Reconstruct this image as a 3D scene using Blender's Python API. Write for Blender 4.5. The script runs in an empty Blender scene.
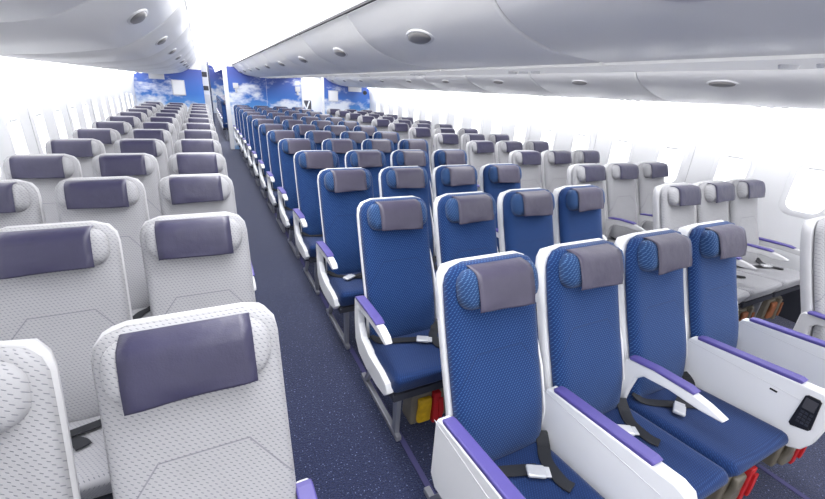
import bpy, bmesh, math, random
from mathutils import Vector, Matrix
random.seed(7)
SC = bpy.context.scene
COL = SC.collection

# ------------------------------------------------------------------ layout (metres; X across, Y aft, Z up)
PITCH, SP = 0.86, 0.4675
NROW = 13
LX, LY = [-1.030, -0.562, -0.0925], 0.916
CX, CY = [0.856, 1.323, 1.790, 2.257], 0.981
RX, RY = [3.176, 3.649, 4.123], 0.864
WL, WR = -1.43, 4.50
BULK = 12.0

# ------------------------------------------------------------------ camera
def make_camera():
    F, yaw, pit, rol, H = 396.6, 0.4802, 0.3763, 0.061, 1.708
    f = Vector((math.sin(yaw)*math.cos(pit), math.cos(yaw)*math.cos(pit), -math.sin(pit)))
    r = Vector((math.cos(yaw), -math.sin(yaw), 0)); u = r.cross(f)
    r2 = r*math.cos(rol) + u*math.sin(rol); u2 = -r*math.sin(rol) + u*math.cos(rol)
    cam = bpy.data.cameras.new('camera'); o = bpy.data.objects.new('camera', cam); COL.objects.link(o)
    M = Matrix.Identity(4)
    for i in range(3):
        M[i][0] = r2[i]; M[i][1] = u2[i]; M[i][2] = -f[i]
    M[2][3] = H
    o.matrix_world = M
    cam.sensor_width = 36; cam.lens = F/825*36; cam.clip_start = 0.02; cam.clip_end = 100
    SC.camera = o
make_camera()

# ------------------------------------------------------------------ materials
def lin(c):
    return tuple(((v/255)/12.92 if v/255 <= 0.04045 else ((v/255+0.055)/1.055)**2.4) for v in c) + (1.0,)

class NT:
    def __init__(s, name, rough=0.5, metal=0.0, spec=0.5):
        s.m = bpy.data.materials.new(name); s.m.use_nodes = True
        s.t = s.m.node_tree; s.b = s.t.nodes['Principled BSDF']
        s.b.inputs['Roughness'].default_value = rough; s.b.inputs['Metallic'].default_value = metal
        s.b.inputs['Specular IOR Level'].default_value = spec
    def n(s, typ, **kw):
        o = s.t.nodes.new(typ)
        for k, v in kw.items(): setattr(o, k, v)
        return o
    def l(s, a, b): s.t.links.new(a, b)
    def math(s, op, a, b=None, c=None, clamp=False):
        o = s.n('ShaderNodeMath', operation=op, use_clamp=clamp)
        for i, v in enumerate((a, b, c)):
            if v is None: continue
            if isinstance(v, (int, float)): o.inputs[i].default_value = v
            else: s.l(v, o.inputs[i])
        return o.outputs[0]
    def mix(s, fac, a, b):
        o = s.n('ShaderNodeMix', data_type='RGBA')
        if isinstance(fac, (int, float)): o.inputs[0].default_value = fac
        else: s.l(fac, o.inputs[0])
        for i, v in ((6, a), (7, b)):
            if isinstance(v, tuple): o.inputs[i].default_value = v
            else: s.l(v, o.inputs[i])
        return o.outputs[2]
    def noise(s, vec, scale, detail=2.0, rough=0.5):
        o = s.n('ShaderNodeTexNoise'); o.inputs['Scale'].default_value = scale
        o.inputs['Detail'].default_value = detail; o.inputs['Roughness'].default_value = rough
        if vec is not None: s.l(vec, o.inputs['Vector'])
        return o.outputs['Fac']
    def ramp(s, fac, stops):
        o = s.n('ShaderNodeValToRGB'); cr = o.color_ramp
        while len(cr.elements) < len(stops): cr.elements.new(0.5)
        for e, (p, c) in zip(cr.elements, stops): e.position = p; e.color = c
        s.l(fac, o.inputs[0]); return o.outputs[0]
    def bump(s, h, strength=0.3, dist=0.002):
        o = s.n('ShaderNodeBump'); o.inputs['Strength'].default_value = strength
        o.inputs['Distance'].default_value = dist; s.l(h, o.inputs['Height']); s.l(o.outputs[0], s.b.inputs['Normal'])
    def base(s, c):
        if isinstance(c, tuple): s.b.inputs['Base Color'].default_value = c
        else: s.l(c, s.b.inputs['Base Color'])

def plain(name, rgb, rough=0.5, metal=0.0, nscale=None, bump=0.0, var=0.06):
    k = NT(name, rough, metal)
    tc = k.n('ShaderNodeTexCoord')
    if nscale:
        f = k.noise(tc.outputs['Object'], nscale, 3)
        d = lin(tuple(v*(1-var) for v in rgb))
        k.base(k.mix(f, d, lin(tuple(min(255, v*(1+var*0.5)) for v in rgb))))
        if bump: k.bump(f, bump)
    else: k.base(lin(rgb))
    return k.m

def emissive(name, rgb, strength):
    k = NT(name, 0.6); k.base((0.9, 0.9, 0.9, 1))
    k.b.inputs['Emission Color'].default_value = lin(rgb); k.b.inputs['Emission Strength'].default_value = strength
    return k.m

def fabric(name, base, dash, du, dv, slope, lenh, thick, seams=False, seamcol=(90, 90, 100), alt=None):
    """woven cloth: staggered slanting dashes laid out in metres on the UV map"""
    k = NT(name, 0.85, spec=0.25)
    uv = k.n('ShaderNodeUVMap'); uv.uv_map = 'cloth'
    sep = k.n('ShaderNodeSeparateXYZ'); k.l(uv.outputs[0], sep.inputs[0])
    X, Y = sep.outputs[0], sep.outputs[1]
    V = k.math('DIVIDE', Y, dv); row = k.math('FLOOR', V)
    odd = k.math('FLOORED_MODULO', row, 2.0)
    U = k.math('MULTIPLY_ADD', odd, 0.5, k.math('DIVIDE', X, du))
    uf = k.math('SUBTRACT', k.math('FRACT', U), 0.5); vf = k.math('SUBTRACT', k.math('FRACT', V), 0.5)
    dist = k.math('ABSOLUTE', k.math('SUBTRACT', vf, k.math('MULTIPLY', uf, slope)))
    a = k.math('SMOOTH_MIN', 1.0, k.math('MULTIPLY', k.math('SUBTRACT', thick, dist), 9.0), 0.2, clamp=True)
    b = k.math('MULTIPLY', k.math('SUBTRACT', lenh, k.math('ABSOLUTE', uf)), 9.0, clamp=True)
    mask = k.math('MULTIPLY', a, b, clamp=True)
    tc = k.n('ShaderNodeTexCoord')
    nz = k.noise(tc.outputs['Object'], 5, 2)
    fine = k.noise(uv.outputs[0], 700, 1)
    c = k.mix(k.math('MULTIPLY', mask, 0.9), lin(base), lin(dash))
    if alt: c = k.mix(k.math('MULTIPLY_ADD', nz, 1.6, -0.45, clamp=True), c, lin(alt)) if False else c
    dark = k.mix(0.5, c, (0, 0, 0, 1))
    c = k.mix(k.math('MULTIPLY_ADD', nz, -0.5, 0.38, clamp=True), c, dark)
    h = k.math('MULTIPLY_ADD', fine, 0.4, k.math('MULTIPLY', mask, -0.8))
    if seams:
        ax = k.math('ABSOLUTE', X)
        s1 = k.math('LESS_THAN', k.math('ABSOLUTE', k.math('SUBTRACT', Y, 0.50)), 0.0022)
        s1 = k.math('MULTIPLY', s1, k.math('LESS_THAN', ax, 0.10))
        diag = k.math('ABSOLUTE', k.math('SUBTRACT', k.math('SUBTRACT', Y, 0.50), k.math('MULTIPLY', k.math('SUBTRACT', ax, 0.10), -1.6)))
        s2 = k.math('MULTIPLY', k.math('LESS_THAN', diag, 0.004), k.math('GREATER_THAN', ax, 0.10))
        sm = k.math('MAXIMUM', s1, s2)
        c = k.mix(k.math('MULTIPLY', sm, 0.55), c, lin(seamcol))
        h = k.math('MULTIPLY_ADD', sm, -3.0, h)
    k.base(c); k.bump(h, 0.5, 0.0015)
    k.b.inputs['Sheen Weight'].default_value = 0.15
    return k.m

def leather(name, rgb):
    k = NT(name, 0.42, spec=0.5)
    tc = k.n('ShaderNodeTexCoord')
    oi = k.n('ShaderNodeObjectInfo')
    f = k.noise(tc.outputs['Object'], 9, 3)
    g = k.noise(tc.outputs['Object'], 260, 2)
    c = k.mix(f, lin(tuple(v*0.88 for v in rgb)), lin(tuple(v*1.1 for v in rgb)))
    c = k.mix(k.math('MULTIPLY', oi.outputs['Random'], 0.25), c, lin(tuple(v*0.75 for v in rgb)))
    k.base(c)
    k.bump(k.math('MULTIPLY_ADD', f, 3.0, k.math('MULTIPLY', g, 0.25)), 0.5, 0.004)
    return k.m

M = {}
M['blue'] = fabric('blue_woven_fabric', (22, 54, 108), (76, 120, 172), 0.0130, 0.0105, 0.9, 0.28, 0.18, True, (18, 44, 88))
M['blue_seat'] = fabric('blue_cushion_fabric', (18, 46, 96), (38, 76, 132), 0.0105, 0.0085, 0.9, 0.30, 0.20)
M['blue_head'] = fabric('blue_headrest_fabric', (36, 66, 112), (98, 134, 178), 0.0135, 0.0105, 0.9, 0.33, 0.17)
M['white'] = fabric('pale_grey_woven_fabric', (176, 176, 180), (110, 112, 122), 0.0128, 0.0124, -0.75, 0.28, 0.15, True, (106, 106, 118))
M['white_seat'] = fabric('pale_grey_cushion_fabric', (170, 170, 175), (114, 116, 126), 0.0128, 0.0124, -0.75, 0.28, 0.15)
M['cover_blue'] = leather('purple_grey_leather', (74, 70, 90))  # greyer than the other covers: reflected light put into the leather colour
M['cover_white'] = leather('dark_slate_leather', (56, 54, 82))
M['shell'] = plain('white_seat_plastic', (236, 237, 240), 0.38, nscale=4, var=0.02)
M['shell_grey'] = plain('pale_grey_seat_plastic', (208, 208, 211), 0.42, nscale=4, var=0.02)
M['pad'] = plain('violet_arm_pad', (88, 80, 152), 0.45, nscale=30, bump=0.05, var=0.05)
M['strap'] = plain('black_belt_webbing', (38, 40, 46), 0.75, nscale=300, bump=0.3, var=0.2)
M['buckle'] = plain('pale_buckle', (222, 224, 228), 0.25, 0.3, nscale=20)
M['steel'] = plain('brushed_steel', (150, 152, 158), 0.3, 0.85, nscale=60)
M['frame'] = plain('dark_seat_frame', (58, 60, 70), 0.6, 0.2, nscale=12)
M['legm'] = plain('silver_leg_metal', (176, 178, 186), 0.35, 0.6, nscale=12)
M['black'] = plain('black_plastic', (30, 31, 36), 0.3, nscale=8)
M['yellow'] = plain('yellow_vest_cloth', (212, 170, 20), 0.6, nscale=30, bump=0.5, var=0.25)
M['red'] = plain('red_webbing', (190, 30, 36), 0.6, nscale=100, bump=0.2)
M['pouch'] = plain('grey_pouch_plastic', (116, 110, 98), 0.35, nscale=14)
M['bin'] = plain('pale_bin_plastic', (228, 228, 228), 0.30, nscale=2, var=0.015)
M['handle'] = plain('grey_handle_plastic', (128, 126, 126), 0.35, 0.1, nscale=15)
M['rim'] = plain('white_handle_rim', (218, 218, 220), 0.35, nscale=15, var=0.02)
M['wall'] = plain('white_wall_panel', (240, 241, 244), 0.5, nscale=1.2, var=0.012)
M['pane'] = emissive('daylit_window_shade', (250, 252, 255), 1.1)
M['ceil'] = emissive('white_ceiling_added_glow', (252, 252, 255), 1.1)  # glow added so the plain white ceiling looks brightly lit
M['service'] = emissive('cream_service_panel_glow', (240, 238, 230), 0.22)  # faint glow added to lift the panel's underside, which is no lamp
M['cove'] = emissive('cove_light_diffuser', (255, 255, 255), 6.0)
M['green'] = emissive('green_sign_face', (90, 200, 150), 1.2)
M['dark_gap'] = plain('shadow_gap', (60, 60, 64), 0.8, nscale=5)
M['trolley'] = plain('galley_dark_panel', (70, 70, 76), 0.5, nscale=10)

def carpet():
    k = NT('navy_speckled_carpet', 0.95, spec=0.15)
    tc = k.n('ShaderNodeTexCoord'); P = tc.outputs['Object']
    big = k.noise(P, 1.3, 3); fine = k.noise(P, 130, 2, 0.6); spk = k.noise(P, 95, 1, 0.5)
    c = k.mix(k.ramp(fine, [(0.35, (0, 0, 0, 1)), (0.7, (1, 1, 1, 1))]), lin((26, 32, 60)), lin((52, 62, 100)))
    c = k.mix(k.ramp(spk, [(0.66, (0, 0, 0, 1)), (0.74, (1, 1, 1, 1))]), c, lin((140, 150, 190)))
    c = k.mix(k.math('MULTIPLY', big, 0.35), c, lin((22, 26, 52)))
    k.base(c); k.bump(fine, 0.8, 0.006); k.b.inputs['Sheen Weight'].default_value = 0.35; return k.m
M['carpet'] = carpet()

def mural():
    k = NT('sky_and_cloud_mural', 0.45)
    g = k.n('ShaderNodeNewGeometry')
    mp = k.n('ShaderNodeMapping'); mp.inputs['Scale'].default_value = (1.0, 1.0, 1.9); k.l(g.outputs['Position'], mp.inputs['Vector'])
    sep = k.n('ShaderNodeSeparateXYZ'); k.l(g.outputs['Position'], sep.inputs[0])
    zz = k.math('DIVIDE', k.math('SUBTRACT', sep.outputs[2], 0.9), 1.0, clamp=True)
    sky = k.ramp(zz, [(0.0, lin((96, 164, 222))), (0.45, lin((58, 116, 200))), (1.0, lin((76, 92, 172)))])
    n1 = k.noise(mp.outputs[0], 1.7, 7, 0.6)
    low = k.math('MULTIPLY', k.math('SUBTRACT', 0.45, zz), 0.22)
    cl = k.ramp(k.math('ADD', n1, low), [(0.46, (0, 0, 0, 1)), (0.60, (1, 1, 1, 1))])
    c = k.mix(k.math('MULTIPLY', cl, 0.92), sky, lin((238, 242, 250)))
    k.base(c); return k.m
M['mural'] = mural()

# ------------------------------------------------------------------ mesh helpers
def link(name, bm, mat, parent=None, uvf=None, recalc=True):
    if recalc: bmesh.ops.recalc_face_normals(bm, faces=bm.faces)
    if uvf:
        lay = bm.loops.layers.uv.get('cloth') or bm.loops.layers.uv.new('cloth')
        for f in bm.faces:
            for lp in f.loops: lp[lay].uv = uvf(lp.vert.co)
    me = bpy.data.meshes.new(name); bm.to_mesh(me); bm.free()
    me.materials.append(mat)
    o = bpy.data.objects.new(name, me); COL.objects.link(o); o.parent = parent
    return o

def empty(name, loc=(0, 0, 0)):
    o = bpy.data.objects.new(name, None); o.empty_display_size = 0.1; COL.objects.link(o); o.location = loc; return o

def tag(o, label, cat, group=None):
    o['label'] = label; o['category'] = cat
    if group: o['group'] = group
    return o

def struct(o): o['kind'] = 'structure'; return o

def box(bm, x0, x1, y0, y1, z0, z1, bev=0.0, seg=2):
    r = bmesh.ops.create_cube(bm, size=1.0)
    vs = r['verts']
    for v in vs:
        v.co = Vector(((x0+x1)/2 + v.co.x*(x1-x0), (y0+y1)/2 + v.co.y*(y1-y0), (z0+z1)/2 + v.co.z*(z1-z0)))
    if bev:
        es = list({e for v in vs for e in v.link_edges})
        rr = bmesh.ops.bevel(bm, geom=es, offset=bev, segments=seg, affect='EDGES', profile=0.5)
        for f in rr['faces']: f.smooth = True
    return bm

def prism(bm, poly, x0, x1, bev=0.0, seg=2, axis='x'):
    """extrude a polygon given in (y,z) along x, or in (x,z) along y"""
    mk = (lambda p, t: (t, p[0], p[1])) if axis == 'x' else (lambda p, t: (p[0], t, p[1]))
    a = [bm.verts.new(mk(p, x0)) for p in poly]; b = [bm.verts.new(mk(p, x1)) for p in poly]
    n = len(poly); fa = bm.faces.new(a); fb = bm.faces.new(b[::-1])
    for i in range(n): bm.faces.new((a[i], b[i], b[(i+1) % n], a[(i+1) % n]))
    if bev:
        bmesh.ops.recalc_face_normals(bm, faces=bm.faces)
        es = [e for e in set(list(fa.edges)+list(fb.edges))]
        rr = bmesh.ops.bevel(bm, geom=es, offset=bev, segments=seg, affect='EDGES', profile=0.5)
        for f in rr['faces']: f.smooth = True
    return bm

def catmull(pts, n=6):
    P = [Vector(p) for p in pts]; out = []
    for i in range(len(P)-1):
        p0 = P[max(i-1, 0)]; p1 = P[i]; p2 = P[i+1]; p3 = P[min(i+2, len(P)-1)]
        for k in range(n):
            t = k/n
            out.append(0.5*((2*p1)+(-p0+p2)*t+(2*p0-5*p1+4*p2-p3)*t*t+(-p0+3*p1-3*p2+p3)*t**3))
    out.append(P[-1]); return out

def ease(n, e=0.35):
    """0..1 sample positions, denser at both ends"""
    return [(1-math.cos(math.pi*i/n))/2*e + (i/n)*(1-e) for i in range(n+1)]

class Curve2:
    def __init__(s, pts):
        s.p = catmull(pts, 8); s.L = [0.0]
        for a, b in zip(s.p, s.p[1:]): s.L.append(s.L[-1]+(b-a).length)
        s.len = s.L[-1]
    def at(s, d):
        d = min(max(d, 0), s.len)
        for i in range(len(s.p)-1):
            if d <= s.L[i+1] or i == len(s.p)-2:
                t = (d-s.L[i])/(s.L[i+1]-s.L[i]); q = s.p[i].lerp(s.p[i+1], t); tg = (s.p[i+1]-s.p[i]).normalized()
                return q, Vector((-tg.y, tg.x))     # normal pointing to -Y for an upward curve
        return s.p[-1], Vector((-1, 0))

def slab(bm, cv, hw, rt, rb, tf, tb, ef=0.10, nu=14, nv=18, side=0.0, lump=None):
    """upholstered panel that follows curve cv: half width hw, corner radii rt/rb, front/back thickness"""
    L = cv.len; us = [2*t-1 for t in ease(nu, 0.75)]; vs = ease(nv, 0.75)
    def half(d):
        w = hw
        if d > L-rt: k = (d-(L-rt)); w = hw-rt+math.sqrt(max(rt*rt-k*k, 0))
        if d < rb: k = rb-d; w = min(w, hw-rb+math.sqrt(max(rb*rb-k*k, 0)))
        return w
    def prof(e):     # e = distance from the rim, 0 at rim -> 1 inside
        e = min(e/ef, 1.0); return math.sqrt(max(1-(1-e)**2, 0))
    F = []; B = []
    for j, v in enumerate(vs):
        d = v*L; q, n = cv.at(d); w = half(d); rf = []; rbk = []
        for i, u in enumerate(us):
            x = u*w; e = min(w-abs(x), d if rb else d+0.0, L-d); e = max(e, 0)
            t = tf*prof(e) + (lump(u, v) if lump and 0 < i < nu and 0 < j < nv else 0)
            tbk = tb*(prof(e*2))
            rim = i in (0, nu) or j in (0, nv)
            a = bm.verts.new((x, q.x+n.x*t, q.y+n.y*t)); rf.append(a)
            rbk.append(a if rim else bm.verts.new((x, q.x-n.x*tbk, q.y-n.y*tbk)))
        F.append(rf); B.append(rbk)
    for G, flip in ((F, 0), (B, 1)):
        for j in range(nv):
            for i in range(nu):
                q = [G[j][i], G[j][i+1], G[j+1][i+1], G[j+1][i]]
                if len(set(q)) < 4: continue
                if flip: q = q[::-1]
                try: f = bm.faces.new(q); f.smooth = True
                except ValueError: pass
    return bm

def ribbon(bm, pts, w, th=0.002, up=Vector((0, 0, 1))):
    P = [Vector(p) for p in catmull(pts, 5)]; rows = []
    for i, p in enumerate(P):
        t = (P[min(i+1, len(P)-1)]-P[max(i-1, 0)]).normalized(); s = t.cross(up)
        s = s.normalized() if s.length > 1e-4 else Vector((1, 0, 0)); nn = s.cross(t).normalized()
        rows.append([bm.verts.new(p+s*w/2+nn*th), bm.verts.new(p-s*w/2+nn*th), bm.verts.new(p-s*w/2-nn*th), bm.verts.new(p+s*w/2-nn*th)])
    for a, b in zip(rows, rows[1:]):
        for k in range(4): bm.faces.new((a[k], a[(k+1) % 4], b[(k+1) % 4], b[k]))
    bm.faces.new(rows[0]); bm.faces.new(rows[-1][::-1]); return bm

def tube(bm, pts, r, n=8):
    P = [Vector(p) for p in pts]; rows = []
    for i, p in enumerate(P):
        t = (P[min(i+1, len(P)-1)]-P[max(i-1, 0)]).normalized()
        a = t.orthogonal().normalized() if i == 0 else (a-t*a.dot(t)).normalized(); b = t.cross(a)
        rows.append([bm.verts.new(p+(a*math.cos(2*math.pi*k/n)+b*math.sin(2*math.pi*k/n))*r) for k in range(n)])
    for A, B in zip(rows, rows[1:]):
        for k in range(n):
            f = bm.faces.new((A[k], A[(k+1) % n], B[(k+1) % n], B[k])); f.smooth = True
    bm.faces.new(rows[0]); bm.faces.new(rows[-1][::-1]); return bm

NB = bmesh.new

# ------------------------------------------------------------------ seat
BACK = Curve2([(-0.150, 0.43), (-0.125, 0.60), (-0.055, 0.80), (0.012, 1.00), (0.060, 1.176)])
SHELLC = Curve2([(-0.128, 0.41), (-0.103, 0.60), (-0.033, 0.80), (0.034, 1.00), (0.083, 1.176)])
HEADC = Curve2([(-0.022, 1.030), (-0.002, 1.095), (0.027, 1.163)])

def head_prof(hh, d, x, ef):
    e = min(hh-abs(x), d, HEADC.len-d); e = max(min(e/ef, 1), 0); return math.sqrt(1-(1-e)**2)

def cover_mesh(hw, wave):
    """leather slip cover: over the top of the pillow and down its face"""
    bm = NB(); ef = 0.045; T = 0.052; nx = 10
    path = []
    L = HEADC.len
    q, n = HEADC.at(L)
    path.append((q.x+0.030, q.y-0.012)); path.append((q.x+0.020, q.y+0.004)); path.append((q.x+0.002, q.y+0.009))
    for k in range(0, 11):
        d = L-0.004-(L-0.004)*k/10; e = min(max(min(d, L-d)/ef, 0), 1); q, n = HEADC.at(d)
        if d < ef: e = 1.0 - 0.25*(1-d/ef)**2
        t = T*math.sqrt(1-(1-e)**2)+0.006
        path.append((q.x+n.x*t, q.y+n.y*t))
    q, n = HEADC.at(0); path.append((path[-1][0]-0.001, path[-1][1]-0.005))
    rows = []
    for s in (0, 1):
        R = []
        for j, p in enumerate(path):
            r = []
            for i in range(nx+1):
                u = -1+2*i/nx; x = u*hw
                wob = 0.0022*math.sin(3.1*u+wave+j*0.5)+0.0015*math.sin(7*u*u+j*0.9+wave)
                drop = 0.006*u*math.sin(wave*2.0) if j > 10 else 0
                off = (0.0 if s == 0 else -0.003)
                r.append(bm.verts.new((x, p[0]-0.001+wob*(j/len(path))-off*0.7, p[1]+drop+(off if j < 3 else 0))))
            R.append(r)
        rows.append(R)
    A, B = rows; nj = len(path)
    for j in range(nj-1):
        for i in range(nx):
            f = bm.faces.new((A[j][i], A[j][i+1], A[j+1][i+1], A[j+1][i])); f.smooth = True
            f = bm.faces.new((B[j+1][i], B[j+1][i+1], B[j][i+1], B[j][i])); f.smooth = True
    for j in range(nj-1):
        bm.faces.new((A[j+1][0], B[j+1][0], B[j][0], A[j][0])); bm.faces.new((A[j][nx], B[j][nx], B[j+1][nx], A[j+1][nx]))
    for i in range(nx):
        bm.faces.new((A[0][i], B[0][i], B[0][i+1], A[0][i+1])); bm.faces.new((A[-1][i+1], B[-1][i+1], B[-1][i], A[-1][i]))
    return bm

def uv_back(c): return (c.x, (c.z-0.43)+0.75*(c.y+0.15))
def uv_seat(c): return (c.x, c.y-c.z)

SEATZ = 0.450
def slim_arm(parent, x, shellm):
    """movable armrest: curved white arm on a rear post, violet pad on top"""
    poly = [(-0.120, 0.46), (-0.160, 0.46), (-0.168, 0.53), (-0.182, 0.605), (-0.215, 0.642), (-0.32, 0.656), (-0.44, 0.655), (-0.515, 0.664),
            (-0.520, 0.676), (-0.46, 0.694), (-0.38, 0.706), (-0.25, 0.700), (-0.155, 0.684), (-0.125, 0.670), (-0.112, 0.60)]
    a = link('armrest', prism(NB(), poly, x-0.018, x+0.018, 0.006), shellm, parent)
    pad = [(-0.142, 0.680), (-0.25, 0.697), (-0.405, 0.702), (-0.410, 0.711), (-0.38, 0.718), (-0.25, 0.712), (-0.155, 0.698), (-0.135, 0.690)]
    link('arm_pad', prism(NB(), pad, x-0.0225, x+0.0225, 0.005), M['pad'], a)
    return a

def aisle_arm(parent, x, shellm):
    """end armrest: open C-shaped side frame sweeping down under the cushion"""
    outer = [(-0.045, 0.665), (-0.055, 0.680), (-0.10, 0.686), (-0.30, 0.692), (-0.40, 0.690), (-0.455, 0.676), (-0.478, 0.655), (-0.462, 0.642),
             (-0.38, 0.648), (-0.28, 0.650), (-0.13, 0.640), (-0.105, 0.615), (-0.110, 0.55), (-0.16, 0.490), (-0.28, 0.462), (-0.42, 0.462),
             (-0.495, 0.448), (-0.512, 0.405), (-0.480, 0.368), (-0.38, 0.352), (-0.24, 0.350), (-0.12, 0.370), (-0.062, 0.43), (-0.045, 0.55)]
    a = link('armrest', prism(NB(), outer, x-0.019, x+0.019, 0.006), shellm, parent)
    pad = [(-0.075, 0.681), (-0.30, 0.690), (-0.365, 0.688), (-0.37, 0.697), (-0.33, 0.705), (-0.20, 0.704), (-0.09, 0.699), (-0.070, 0.692)]
    link('arm_pad', prism(NB(), pad, x-0.0245, x+0.0245, 0.005), M['pad'], a)
    return a

def console_arm(parent, x, shellm, dock=False, far=False):
    """solid armrest that holds a folded table: tall white box with a violet pad"""
    poly = [(-0.125, 0.650), (-0.135, 0.672), (-0.16, 0.680), (-0.56, 0.720), (-0.62, 0.726), (-0.655, 0.715), (-0.668, 0.690), (-0.668, 0.60), (-0.655, 0.50),
            (-0.635, 0.455), (-0.60, 0.435), (-0.30, 0.385), (-0.16, 0.37), (-0.125, 0.41)]
    a = link('armrest', prism(NB(), poly, x-0.026, x+0.026, 0.007, 3), shellm, parent)
    pad = [(-0.165, 0.680), (-0.552, 0.718), (-0.556, 0.730), (-0.54, 0.735), (-0.18, 0.699), (-0.16, 0.692)]
    link('arm_pad', prism(NB(), pad, x-0.024, x+0.0235, 0.005), M['pad'], a)
    # lid seam just below the pad and a small latch slot
    s = NB()
    box(s, x-0.0275, x-0.0255, -0.60, -0.12, 0.655, 0.6565); link('lid_seam', s, M['shell_grey'], a)
    if dock:
        d = link('remote_control', prism(NB(), [(-0.578, 0.536), (-0.630, 0.552), (-0.636, 0.562), (-0.628, 0.688), (-0.620, 0.696), (-0.586, 0.694), (-0.578, 0.686), (-0.570, 0.546)], x-0.032, x-0.025, 0.002), M['black'], a)
        link('screen', box(NB(), x-0.0335, x-0.0318, -0.622, -0.584, 0.635, 0.682, 0.0), M['trolley'], d)
        b = NB()
        for r in range(4):
            for c in range(3): box(b, x-0.0335, x-0.0318, -0.624+c*0.014, -0.614+c*0.014, 0.566+r*0.016, 0.576+r*0.016)
        link('keypad', b, M['frame'], d)
        link('latch', box(NB(), x-0.029, x-0.0255, -0.500, -0.474, 0.634, 0.642, 0.001), M['black'], a)
    return a

def belts(parent, kind):
    z = SEATZ+0.012
    b = NB()
    if kind == 0:
        ribbon(b, [(-0.19, -0.165, z+0.03), (-0.165, -0.21, z+0.004), (-0.08, -0.27, z+0.003), (0.02, -0.33, z+0.004), (0.05, -0.37, z+0.004)], 0.046)
        ribbon(b, [(0.19, -0.165, z+0.03), (0.17, -0.21, z+0.006), (0.09, -0.25, z+0.008), (-0.03, -0.29, z+0.010), (-0.12, -0.33, z+0.006)], 0.046)
        bx = (-0.10, -0.32, z+0.016)
    else:
        ribbon(b, [(0.19, -0.165, z+0.03), (0.165, -0.21, z+0.004), (0.12, -0.27, z+0.003), (0.10, -0.36, z+0.004), (0.11, -0.40, z+0.004)], 0.048)
        ribbon(b, [(-0.19, -0.165, z+0.03), (-0.16, -0.21, z+0.006), (-0.06, -0.24, z+0.004), (0.06, -0.29, z+0.008)], 0.048)
        bx = (0.04, -0.30, z+0.016)
    for v in b.verts: v.co.z += seat_rise(v.co.y)
    s = link('seat_belt', b, M['strap'], parent)
    k = NB(); box(k, -0.033, 0.033, -0.024, 0.024, -0.008, 0.008, 0.006)
    box(k, 0.028, 0.05, -0.02, 0.02, -0.004, 0.004, 0.002)
    bmesh.ops.rotate(k, verts=k.verts, cent=(0, 0, 0), matrix=Matrix.Rotation(0.5 if kind == 0 else -0.5, 3, 'Z'))
    bmesh.ops.translate(k, verts=k.verts, vec=(bx[0], bx[1], bx[2]+seat_rise(bx[1])))
    link('buckle', k, M['buckle'], s)
    return s

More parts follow.
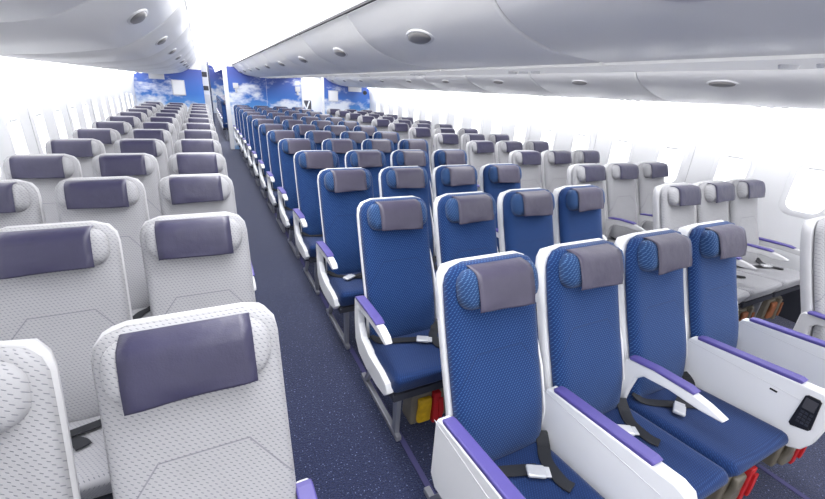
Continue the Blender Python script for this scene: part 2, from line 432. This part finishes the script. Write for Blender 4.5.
def lump_pad(u, v): return 0.004*math.sin(6*v+1)*(1-u*u)
def seat_rise(y): return 0.052*min(max((-y-0.12)/0.45, 0), 1)
def make_seat(col, arms, belt=0, rail=0.0, narrow=False, front=False, wings=True):
    """col blue/white; arms: list of (kind, side)"""
    t = empty('airline_seat')
    blue = col == 'blue'; sh = M['shell'] if blue else M['shell_grey']
    hw = 0.200
    link('backrest', slab(NB(), BACK, hw, 0.075, 0.03, 0.036, 0.010, 0.05, lump=lump_pad), M['blue' if blue else 'white'], t, uv_back)
    link('seat_shell', slab(NB(), SHELLC, hw+0.003, 0.078, 0.03, 0.008, 0.046, 0.014, 14, 16), sh, t)
    for sd in ((1,) if wings else ()):
        link('side_panel', prism(NB(), [(0.004, 0.90), (-0.040, 0.84), (-0.090, 0.75), (-0.122, 0.66), (-0.150, 0.58), (-0.150, 0.50), (-0.085, 0.50), (-0.035, 0.64), (0.035, 0.84), (0.045, 0.92)], min(sd*0.202, sd*0.2125), max(sd*0.202, sd*0.2125), 0.003), sh, t)
    hh = 0.170 if blue else 0.176
    h = link('headrest', slab(NB(), HEADC, hh, 0.055, 0.055, 0.052, 0.012, 0.045, 16, 12), M['blue_head' if blue else 'white'], t, uv_back)
    link('headrest_cover', cover_mesh(0.118 if blue else 0.134, belt*1.7+(0.4 if blue else 1.2)), M['cover_blue' if blue else 'cover_white'], h)
    xl = -0.198 if any(a[1] < 0 and a[0] == 'console' for a in arms) or narrow else -0.226
    xr = 0.198 if any(a[1] > 0 and a[0] in ('console', 'dock') for a in arms) else 0.226
    fy = -0.605 if arms and (narrow or xl > -0.2 or xr < 0.2 or front) else -0.555
    c = NB(); box(c, xl, xr, fy, -0.105, SEATZ-0.110, SEATZ+0.012, 0.036, 5)
    for v in c.verts:      # waterfall front edge
        if v.co.y < -0.45 and v.co.z < SEATZ-0.05: v.co.y += 0.03
    bmesh.ops.subdivide_edges(c, edges=[e for e in c.edges if e.calc_length() > 0.15], cuts=6, use_grid_fill=True)
    for v in c.verts:
        if v.co.z > SEATZ: v.co.z -= 0.007*math.cos(v.co.x/0.222*math.pi/2)
        v.co.z += seat_rise(v.co.y)
    for f in c.faces: f.smooth = True
    link('seat_cushion', c, M['blue_seat' if blue else 'white_seat'], t, uv_seat)
    f = NB(); prism(f, [(-0.52, 0.350), (-0.52, 0.388), (-0.10, 0.336), (-0.10, 0.310)], xl+0.006, xr-0.006, 0.004); tube(f, [(xl, -0.39, 0.330), (xr, -0.39, 0.330)], 0.015); tube(f, [(xl, -0.14, 0.300), (xr, -0.14, 0.300)], 0.015)
    link('seat_frame', f, M['frame'], t)
    lx = rail
    l1 = NB(); prism(l1, [(-0.425, 0.34), (-0.370, 0.34), (-0.385, 0.03), (-0.418, 0.03)], lx-0.014, lx+0.014, 0.003); link('leg', l1, M['legm'], t)
    l2 = NB(); prism(l2, [(-0.165, 0.31), (-0.115, 0.31), (0.06, 0.03), (0.025, 0.03)], lx-0.014, lx+0.014, 0.003); link('leg', l2, M['legm'], t)
    link('floor_rail', box(NB(), lx-0.015, lx+0.015, -0.445, 0.11, 0.0, 0.032, 0.004), M['legm'], t)
    belts(t, belt)
    for kind, side in arms:
        x = side*SP/2
        if kind == 'slim': slim_arm(t, x, sh)
        elif kind == 'aisle':
            a = aisle_arm(t, x, sh)
            if not blue: a.location = (-side*0.012, -0.012, -0.026)
        elif kind == 'console':
            a = console_arm(t, x, M['shell'])
            if side < 0: a.location = (0, 0.038, -0.006)
        elif kind == 'dock': console_arm(t, x, M['shell'], True)
    return t

def copy_tree(o, parent=None):
    c = o.copy(); COL.objects.link(c)
    if parent: c.parent = parent
    for ch in [x for x in KIDS.get(o.name, [])]: copy_tree(ch, c)
    return c
KIDS = {}
def index(o):
    KIDS[o.name] = list(o.children)
    for ch in o.children: index(ch)

ORD = ['nearest', 'second', 'third', 'fourth', 'fifth', 'sixth', 'seventh', 'eighth', 'ninth', 'tenth', 'eleventh', 'twelfth', 'last', 'fourteenth']
def rowphrase(r):
    if r == 0: return 'nearest row'
    if r == NROW-1: return 'last row before the sky mural'
    return ORD[r]+' row back'
protos = {}
def seat(key, col, arms, belt, rail, loc, label, group):
    k = (key, belt)
    if k not in protos:
        o = make_seat(col, arms, belt, rail, key in ('FE', 'FG'), key[0] == 'F', key[0] != 'L'); bpy.context.view_layer.update(); index(o); protos[k] = o
    else: o = copy_tree(protos[k])
    o.location = (loc[0], loc[1], 0)
    tag(o, label, 'seat', group)
    return o

left_pos = [('window seat', 'LA', [('aisle', -1), ('slim', 1)], 0.10), ('middle seat', 'LB', [('slim', 1)], 0.0), ('aisle seat', 'LC', [('aisle', 1)], 0.14)]
cen_pos = [('left aisle seat', 'CD', [('aisle', -1), ('slim', 1)], -0.14), ('left inner seat', 'CE', [('slim', 1)], 0.0),
           ('right inner seat', 'CF', [('slim', 1)], 0.0), ('right aisle seat', 'CG', [('aisle', 1)], 0.14)]
front_pos = [('left aisle seat', 'FD', [('console', -1), ('console', 1)], -0.14), ('left inner seat', 'FE', [('slim', 1)], 0.0),
             ('right inner seat', 'FF', [('dock', 1)], 0.0), ('right aisle seat', 'FG', [('console', 1)], 0.14)]
right_pos = [('aisle seat', 'RH', [('aisle', -1), ('slim', 1)], -0.14), ('middle seat', 'RJ', [('slim', 1)], 0.0), ('window seat', 'RK', [('aisle', 1)], -0.10)]
for r in range(NROW):
    for i, x in enumerate(LX):
        if r == 0 and i == 0: continue
        if r == 1 and i == 0: continue
        nm, key, arms, rail = left_pos[i]
        seat(key, 'white', arms, (r*3+i) % 2, rail, (x, LY+PITCH*r),
             'pale grey %s with dark headrest cover, left block, %s' % (nm, rowphrase(r)), 'pale grey seats of the left block')
    for i, x in enumerate(CX):
        nm, key, arms, rail = (front_pos if r == 0 else cen_pos)[i]
        seat(key, 'blue', arms, (1 if r == 0 and i in (0, 1) else (r+i) % 2) if r < 2 else (r+i) % 2, rail, (x, CY+PITCH*r),
             'blue woven %s, centre block, %s' % (nm, rowphrase(r)) + (', beside solid white armrest' if r == 0 else ''), 'blue seats of the centre block')
    for i, x in enumerate(RX):
        if r == 0 and i > 0: continue
        nm, key, arms, rail = right_pos[i]
        seat(key, 'white', arms, (r+i) % 2, rail, (x+(0.035 if r == 0 else 0), RY+PITCH*r-(0.03 if r == 0 else 0)),
             'pale grey %s, right block by the window wall, %s' % (nm, rowphrase(r)), 'pale grey seats of the right block')
# blue seats of the next cabin section, glimpsed down the left aisle
for k in range(6):
    seat('CD', 'blue', cen_pos[0][2], k % 2, -0.14, (0.68, 14.3+PITCH*k),
         'blue aisle seat beyond the white partition edge, %s of that far section' % ('nearest', 'second', 'third', 'fourth', 'fifth', 'farthest')[k], 'blue seats of the next cabin section')

# ------------------------------------------------------------------ life vest pouches under the cushions
def pouch(x, y, label, col='yellow', z=0.0, s=1.0):
    t = empty('life_vest_pouch', (x, y, z)); tag(t, label, 'life vest pouch', 'life vest pouches under the seats')
    b = NB(); box(b, -0.115*s, 0.115*s, -0.02, 0.09, 0.05, 0.24, 0.012, 3)
    link('tray', b, M['pouch'], t)
    v = NB(); box(v, -0.085*s, -0.005*s, -0.045, -0.015, 0.068, 0.222, 0.014, 4)
    bmesh.ops.subdivide_edges(v, edges=[e for e in v.edges if e.calc_length() > 0.08], cuts=5, use_grid_fill=True)
    for q in v.verts: q.co.y -= 0.006*math.sin(q.co.x*70+1)*math.sin(q.co.z*45)
    for f in v.faces: f.smooth = True
    link('folded_vest', v, M[col], t)
    link('strap', box(NB(), 0.000, 0.042, -0.050, -0.018, 0.052, 0.246, 0.005), M['red' if col != 'brown' else 'pouch'], t)
    link('pull_tab', prism(NB(), [(0.022, 0.215), (0.048, 0.215), (0.060, 0.13), (0.052, 0.085), (0.030, 0.09), (0.030, 0.14)], -0.060, -0.050, 0.002, axis='y'), M['red' if col != 'brown' else 'brown'], t)
    return t
M['brown'] = plain('brown_booklet_card', (150, 92, 60), 0.6, nscale=20)
pouch(0.895, CY+PITCH-0.42, 'yellow life vest with red strap under the second-row blue left aisle seat', z=0.025)
pouch(1.88, CY-0.52, 'life vest pouch with red strap under the nearest-row blue right inner seat', 'pouch', 0.075)
pouch(2.36, CY-0.52, 'life vest pouch with red strap beneath the seat right of the remote control', 'pouch', 0.075)
pouch(3.70, RY+PITCH-0.44, 'brown pouch under the second-row grey middle seat by the right wall', 'brown', 0.02)
pouch(4.16, RY+PITCH-0.44, 'brown pouch under the second-row grey window seat by the right wall', 'brown', 0.02)

# ------------------------------------------------------------------ room shell
Y0, Y1 = -2.5, 26.0
def sheet(pts, y0, y1, smooth=True, flip=False):
    bm = NB(); ny = 1
    a = [bm.verts.new((p[0], y0, p[1])) for p in pts]; b = [bm.verts.new((p[0], y1, p[1])) for p in pts]
    for i in range(len(pts)-1):
        f = bm.faces.new((a[i], a[i+1], b[i+1], b[i])); f.smooth = smooth
        if flip: f.normal_flip()
    return bm
struct(link('floor', box(NB(), WL-0.1, WR+0.1, Y0, Y1, -0.05, 0.0), M['carpet']))
def wallprof(s, w):    # s=+1 right, -1 left
    pts = [(w, 0.0), (w, 1.30), (w-s*0.01, 1.50), (w-s*0.04, 1.66), (w-s*0.06, 1.80), (w-s*0.06, 2.5), (w+s*0.08, 2.5), (w+s*0.08, 0.0)]
    return pts
struct(link('wall_left', prism(NB(), wallprof(-1, WL), Y0, Y1, axis='y'), M['wall']))
struct(link('wall_right', prism(NB(), wallprof(1, WR), Y0, Y1, axis='y'), M['wall']))
struct(link('wall_back', box(NB(), WL-0.1, WR+0.1, Y1, Y1+0.05, 0, 2.5), M['mural']))
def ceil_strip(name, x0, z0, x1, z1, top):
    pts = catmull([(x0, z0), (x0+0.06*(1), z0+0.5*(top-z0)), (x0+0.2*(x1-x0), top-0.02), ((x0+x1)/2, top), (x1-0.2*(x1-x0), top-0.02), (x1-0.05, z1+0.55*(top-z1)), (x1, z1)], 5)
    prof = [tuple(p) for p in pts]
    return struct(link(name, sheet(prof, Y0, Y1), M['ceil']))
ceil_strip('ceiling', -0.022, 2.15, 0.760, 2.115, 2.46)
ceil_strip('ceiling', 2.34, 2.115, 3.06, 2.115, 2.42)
struct(link('ceiling', box(NB(), WL-0.1, WR+0.1, Y0, Y1, 2.50, 2.55), M['wall']))
for x0, x1, z in ((0.80, 2.31, 2.106), (-1.355, -0.05, 2.146), (3.08, 4.43, 2.146)):
    struct(link('ceiling', box(NB(), x0, x1, Y0, 11.98, z, 2.49), M['wall']))
# floor track covers
for i, x in enumerate((0.735, 2.38, 0.03, 3.05)):
    struct(link('trim_%d' % (i+1), box(NB(), x-0.014, x+0.014, -1.5, 11.9, 0.0, 0.004), plain('violet_track_cover', (74, 72, 120), 0.6, nscale=10)))
# bulkheads with the sky mural
def bulk(name, x0, x1, z1=2.48):
    o = struct(link(name, box(NB(), x0, x1, BULK, BULK+0.05, 0, z1), M['mural'])); return o
bulk('wall_bulkhead_left', WL, 0.045); bulk('wall_bulkhead_middle', 0.60, 2.50); bulk('wall_bulkhead_right', 3.10, WR)
struct(link('trim_5', box(NB(), 0.520, 0.625, BULK-0.03, BULK+0.10, 0, 2.48, 0.012), M['wall']))
struct(link('trim_6', box(NB(), 2.475, 2.535, BULK-0.02, BULK+0.08, 0, 2.48, 0.01), M['wall']))
struct(link('trim_7', box(NB(), 3.065, 3.115, BULK-0.02, BULK+0.08, 0, 2.48, 0.01), M['wall']))
struct(link('trim_8', box(NB(), 1.553, 1.558, BULK-0.004, BULK+0.01, 0, 2.48), M['wall']))

for x0, x1, z in ((WL+0.07, 0.045, 1.93), (0.60, 2.50, 2.06)):
    struct(link('wall_header', box(NB(), x0, x1, BULK-0.015, BULK-0.001, z, 2.48), M['wall']))
struct(link('underseat_shade_left', box(NB(), WL, WL+0.012, Y0, 11.98, 0, 0.34, 0.003), M['frame']))  # dark strips added low on both walls as shade under the seats
struct(link('underseat_shade_right', box(NB(), WR-0.012, WR, Y0, 11.98, 0, 0.34, 0.003), M['frame']))
# windows
WY = [1.494-0.04+0.617*k - 0.617 for k in range(18)]
def rrect(hy, hz, r, n=5):
    out = []
    for cy, cz, a0 in ((hy-r, hz-r, 0), (-hy+r, hz-r, 90), (-hy+r, -hz+r, 180), (hy-r, -hz+r, 270)):
        for k in range(n+1):
            a = math.radians(a0+90*k/n); out.append((cy+r*math.cos(a), cz+r*math.sin(a)))
    return out
def window_frame_mesh(x, s):
    bm = NB(); z0 = 1.14
    O = rrect(0.175, 0.245, 0.10); I = rrect(0.128, 0.195, 0.075)
    rings = [[(x, p[0], z0+p[1]) for p in O], [(x-s*0.004, p[0]*0.96, z0+p[1]*0.965) for p in O], [(x-s*0.0035, p[0]*1.04, z0+p[1]*1.03) for p in I], [(x-s*0.002, p[0], z0+p[1]) for p in I]]
    V = [[bm.verts.new(c) for c in r] for r in rings]
    for a, b in zip(V, V[1:]):
        n = len(a)
        for k in range(n):
            f = bm.faces.new((a[k], a[(k+1) % n], b[(k+1) % n], b[k])); f.smooth = True
    return bm
def pane_mesh(x, s):
    bm = NB(); z0 = 1.14; I = rrect(0.129, 0.196, 0.075)
    a = [bm.verts.new((x-s*0.003, p[0], z0+p[1])) for p in I]; b = [bm.verts.new((x-s*0.001, p[0], z0+p[1])) for p in I]
    bm.faces.new(a); bm.faces.new(b[::-1])
    for k in range(len(a)): bm.faces.new((a[k], a[(k+1) % len(a)], b[(k+1) % len(a)], b[k]))
    return bm
wn = 1
for s, w in ((1, WR), (-1, WL)):
    f0 = link('window_frame', window_frame_mesh(w, s), M['wall']); p0 = link('window_pane', pane_mesh(w, s), M['pane'])
    lip0 = link('shade_handle', box(NB(), w-s*0.014 if s > 0 else w+0.002, w-s*0.002 if s > 0 else w+0.014, -0.07, 0.07, 1.30, 1.318, 0.003), M['shell_grey'])
    for k, y in enumerate(WY):
        t = struct(empty('window_%d' % wn, (0, y, 0))); wn += 1
        for q in (f0, p0, lip0):
            c = q if k == 0 else q.copy()
            if k: COL.objects.link(c)
            c.parent = t
    # wall panel joints
tn = 9
for k in range(9):
    y = 2.46 - 1.234 + 1.234*k
    struct(link('trim_%d' % tn, box(NB(), WR-0.004, WR+0.01, y-0.003, y+0.003, 0.1, 1.45), M['shell_grey'])); tn += 1
    struct(link('trim_%d' % tn, box(NB(), WL-0.01, WL+0.004, y-0.003, y+0.003, 0.1, 1.45), M['shell_grey'])); tn += 1

# ------------------------------------------------------------------ overhead bins
LP = [(-1.360, 1.790), (-1.06, 1.770), (-0.78, 1.776), (-0.43, 1.830), (-0.30, 1.880), (-0.18, 1.962), (-0.09, 2.045), (-0.028, 2.130)]
CP = [(0.770, 2.090), (0.857, 1.994), (0.920, 1.945), (1.02, 1.902), (1.18, 1.868), (1.40, 1.856)]
RP = [(3.05, 2.13), (3.12, 2.00), (3.21, 1.900), (3.375, 1.828), (3.59, 1.775), (3.9, 1.762), (4.44, 1.766)]
BL = 1.25
def bin_body(pts, top, back):
    """one bin: curved door skin, closed ends"""
    bm = NB(); c = [tuple(p) for p in catmull(pts, 6)]; g = 0.004
    ed = 0.010
    ys = [(g, ed), (g+0.004, 0.003), (g+0.012, 0.0), (BL-g-0.012, 0.0), (BL-g-0.004, 0.003), (BL-g, ed)]
    rows = []
    for y, dz in ys: rows.append([bm.verts.new((p[0], y, p[1]+dz)) for p in c])
    for A, B in zip(rows, rows[1:]):
        for i in range(len(c)-1): f = bm.faces.new((A[i], A[i+1], B[i+1], B[i])); f.smooth = True
    for y in (g, BL-g):
        poly = [(p[0], p[1]+ed) for p in c]+[back]
        if c[0][0] != poly[-1][0]: pass
        bm.faces.new([bm.verts.new((p[0], y, p[1])) for p in poly])
    return bm
def at_curve(pts, frac_x):
    c = catmull(pts, 12); b = min(range(1, len(c)-1), key=lambda i: abs(c[i].x-frac_x)); t = (c[b+1]-c[b-1]).normalized()
    n = Vector((t.y, -t.x))
    if n.y > 0: n = -n
    return c[b], t, n
def handle(parent, pts, hx, sl=0.085, sw=0.042):
    p, t, n = at_curve(pts, hx)
    def ell(a, b, d, bm, N=28): return [bm.verts.new((p.x+t.x*b*math.sin(2*math.pi*k/N)+n.x*d, BL/2+a*math.cos(2*math.pi*k/N), p.y+t.y*b*math.sin(2*math.pi*k/N)+n.y*d)) for k in range(N)]
    def stack(lst):
        bm = NB(); R = [ell(a, b, d, bm) for a, b, d in lst]; N = 28
        for A, B in zip(R, R[1:]):
            for k in range(N): f = bm.faces.new((A[k], A[(k+1) % N], B[(k+1) % N], B[k])); f.smooth = True
        bm.faces.new(R[-1]); return bm
    h = link('handle', stack([(sl, sw, -0.004), (sl*0.97, sw*0.95, 0.005), (sl*0.86, sw*0.80, 0.004)]), M['rim'], parent)
    link('handle_paddle', stack([(sl*0.84, sw*0.78, 0.002), (sl*0.80, sw*0.72, 0.009), (sl*0.55, sw*0.45, 0.014), (sl*0.1, sw*0.1, 0.016)]), M['handle'], h)
def reading_lamps(parent, x, z, y=BL*0.5):
    for dy in (-0.09, 0, 0.09):
        b = NB(); bmesh.ops.create_cone(b, cap_ends=True, segments=16, radius1=0.022, radius2=0.028, depth=0.016, matrix=Matrix.Translation((x, y+dy, z-0.004)))
        link('reading_light', b, M['rim'], parent)
def row_of_bins(side, pts, top, back, hx, ystart, n, hs, psu=None, right_pts=None, right_back=None):
    proto = None
    for k in range(n):
        if proto is None:
            t = empty('overhead_bin'); link('door', bin_body(pts, top, back), M['bin'], t); handle(t, pts, hx, *hs)
            if right_pts: link('far_door', bin_body(right_pts, top, right_back), M['bin'], t)
            if psu:
                box_ = NB(); box(box_, psu[0], psu[1], 0.004, BL-0.004, psu[2], psu[2]+0.02, 0.002); p = link('service_panel', box_, M['service'], t)
                reading_lamps(p, (psu[0]+psu[1])/2, psu[2])
            if not psu: reading_lamps(t, {'left': -1.15, 'right': 4.0}[side], {'left': 1.778, 'right': 1.765}[side])
            bpy.context.view_layer.update(); index(t); proto = t
        else: t = copy_tree(proto)
        t.location = (0, ystart+BL*k, 0)
        if ystart+BL*(k+1) > 11.98: t.scale = (1, (11.98-ystart-BL*k)/BL, 1)
        nmb = ['nearest', 'second', 'third', 'fourth', 'fifth', 'sixth', 'seventh', 'eighth', 'ninth', 'tenth', 'eleventh']
        w = {'left': 'white curved overhead bin above the left grey seats', 'center': 'white curved overhead bin hanging over the blue centre seats', 'right': 'white overhead bin along the right window wall'}[side]
        tag(t, '%s, %s' % (w, nmb[k] if k else 'nearest one') + (' from the camera' if k else ''), 'overhead bin', 'overhead bins, %s row' % side)
row_of_bins('left', LP, 2.13, (-1.360, 2.13), -0.21, 0.375-BL, 10, (0.110, 0.050))
CPR = [(3.11-p[0], p[1]) for p in CP]
row_of_bins('center', CP, 2.09, (1.40, 2.09), 0.920, 0.0-0.05, 10, (0.120, 0.048), psu=(1.40, 1.71, 1.846), right_pts=CPR, right_back=(1.71, 2.09))
row_of_bins('right', RP, 2.13, (4.44, 2.13), 3.23, 1.10-BL, 10, (0.105, 0.040))
# dark joint between the centre bins' top edge and the ceiling
struct(link('trim_40', box(NB(), 0.752, 0.768, -0.5, 11.98, 2.092, 2.104), M['dark_gap']))
struct(link('trim_41', box(NB(), -0.034, -0.024, -0.5, 11.98, 2.132, 2.144), M['shell_grey']))
# cove lights washing the side walls
for x0, x1, z in ((WL+0.065, WL+0.10, 1.775), (WR-0.10, WR-0.065, 1.755)):
    o = struct(link('trim_%d' % (42 if x0 < 0 else 43), box(NB(), x0, x1, -0.5, 11.98, z-0.012, z), M['cove']))

# ------------------------------------------------------------------ fittings on the bulkheads and beyond
def panel(name, x0, x1, z0, z1, label, cat, mat, th=0.03, inner=None):
    o = link(name, box(NB(), x0, x1, BULK-th, BULK-0.001, z0, z1, 0.006), mat)
    tag(o, label, cat)
    if inner: link(inner[0], box(NB(), x0+0.02, x1-0.02, BULK-th-0.003, BULK-th, z0+0.02, z1-0.02, 0.001), inner[1], o)
    return o
panel('wall_monitor', -0.64, -0.36, 1.32, 1.67, 'white framed screen on the left sky mural', 'screen', M['rim'], inner=('screen', M['wall']))
panel('wall_cabinet', -1.09, -0.77, 1.66, 1.80, 'white box at the top of the left sky mural', 'cabinet', M['rim'])
panel('wall_monitor', 3.23, 3.51, 1.34, 1.63, 'white framed screen on the right sky mural', 'screen', M['rim'], inner=('screen', M['wall']))
panel('wall_cabinet', 3.82, 4.22, 1.63, 1.77, 'white box at the top of the right sky mural', 'cabinet', M['rim'])
bm = NB(); bmesh.ops.create_cone(bm, cap_ends=True, segments=24, radius1=0.062, radius2=0.055, depth=0.03, matrix=Matrix.Translation((4.335, BULK-0.016, 1.62)) @ Matrix.Rotation(math.pi/2, 4, 'X'))
tag(link('wall_speaker', bm, M['black']), 'round dark speaker at the corner of the right sky mural', 'speaker')
for x, nm in ((0.80, 'left'), (2.37, 'right')):
    t = empty('wall_handset', (x, BULK, 1.46)); tag(t, 'small white handset unit on the centre mural, %s' % ('beside the white partition edge' if nm == 'left' else 'by its far edge'), 'handset')
    link('cradle', box(NB(), -0.065, 0.065, -0.035, -0.001, 0.09, 0.22, 0.008), M['rim'], t)
    link('receiver', box(NB(), -0.025, 0.025, -0.035, -0.001, 0.0, 0.085, 0.008), M['rim'], t)

# galley block down the left aisle
g = empty('galley_unit', (0, 12.6, 0)); tag(g, 'white galley unit with dark inset doors at the end of the left aisle', 'galley')
link('body', box(NB(), -0.6, 0.19, 0.0, 0.8, 0, 2.10, 0.01), M['wall'], g)
for z0, z1 in ((1.78, 1.90), (1.45, 1.56)):
    d = link('door', box(NB(), 0.05, 0.17, -0.012, 0.0, z0, z1, 0.003), M['trolley'], g)
link('door', box(NB(), 0.05, 0.17, -0.010, 0.0, 0.35, 1.35, 0.003), M['rim'], g)
c = NB()
poly = [(0.215+0.012*math.sin(k*1.3)+(0.02 if k % 2 else 0), 13.45+0.03*k) for k in range(12)]
a = [c.verts.new((p[0], p[1], 0.02)) for p in poly]; b = [c.verts.new((p[0], p[1], 2.2)) for p in poly]
for i in range(11): f = c.faces.new((a[i], a[i+1], b[i+1], b[i])); f.smooth = True
tag(link('curtain', c, plain('slate_curtain_cloth', (74, 80, 104), 0.9, nscale=30, bump=0.3)), 'dark slate curtain gathered beside the galley unit', 'curtain')
# folded crew seat in the right aisle opening
j = empty('crew_seat', (2.80, 13.2, 0)); tag(j, 'dark folded crew seat on a white panel, right aisle opening', 'crew seat')
link('panel', box(NB(), -0.45, 0.75, 0.0, 0.05, 0, 2.09), M['wall'], j)
link('backrest', box(NB(), -0.12, 0.20, -0.06, 0.0, 0.85, 1.30, 0.02, 3), M['trolley'], j)
link('harness', prism(NB(), [(-0.08, 1.28), (-0.04, 1.28), (0.04, 1.08), (0.12, 1.28), (0.16, 1.28), (0.06, 1.02), (0.06, 0.88), (0.02, 0.88), (0.02, 1.02)], -0.07, -0.061, axis='y'), M['shell'], j)
link('seat', box(NB(), -0.12, 0.20, -0.12, -0.0, 0.50, 0.80, 0.02, 3), M['trolley'], j)
e = empty('exit_sign', (0.22, 11.9, 2.12)); tag(e, 'small green exit sign hanging from the ceiling above the left aisle', 'exit sign')
link('housing', box(NB(), -0.12, 0.12, -0.015, 0.015, 0, 0.10, 0.004), M['rim'], e)
link('sign_face', box(NB(), -0.105, 0.105, -0.018, -0.015, 0.014, 0.086), M['green'], e)
link('bracket', box(NB(), -0.01, 0.01, -0.008, 0.008, 0.10, 0.30), M['rim'], e)

# ------------------------------------------------------------------ light
def area(loc, sx, sy, power, rot=(0, 0, 0), col=(1, 1, 1)):
    l = bpy.data.lights.new('cabin_lamp', 'AREA'); l.shape = 'RECTANGLE'; l.size = sx; l.size_y = sy; l.energy = power; l.color = col
    o = bpy.data.objects.new('cabin_lamp', l); COL.objects.link(o); o.location = loc; o.rotation_euler = rot
    return o
area((0.37, 5.0, 2.40), 0.40, 13.5, 150)
area((2.70, 5.0, 2.36), 0.40, 13.5, 120)
area((0.45, 18.5, 2.40), 0.40, 12, 130)  # added to brighten the dark mural and aisle of the far section
area((2.75, 13.0, 2.30), 0.40, 1.6, 40)
area((WR-0.34, 5.0, 1.735), 0.10, 13.6, 54, (0, math.radians(-62), 0))
area((WL+0.34, 5.0, 1.750), 0.10, 13.6, 54, (0, math.radians(62), 0))
W = bpy.data.worlds.new('world'); SC.world = W; W.use_nodes = True
bg = W.node_tree.nodes['Background']; bg.inputs[0].default_value = (1.0, 1.0, 1.0, 1); bg.inputs[1].default_value = 1.6

SC.view_settings.view_transform = 'Standard'
SC.view_settings.look = 'None'
SC.view_settings.exposure = 0.0
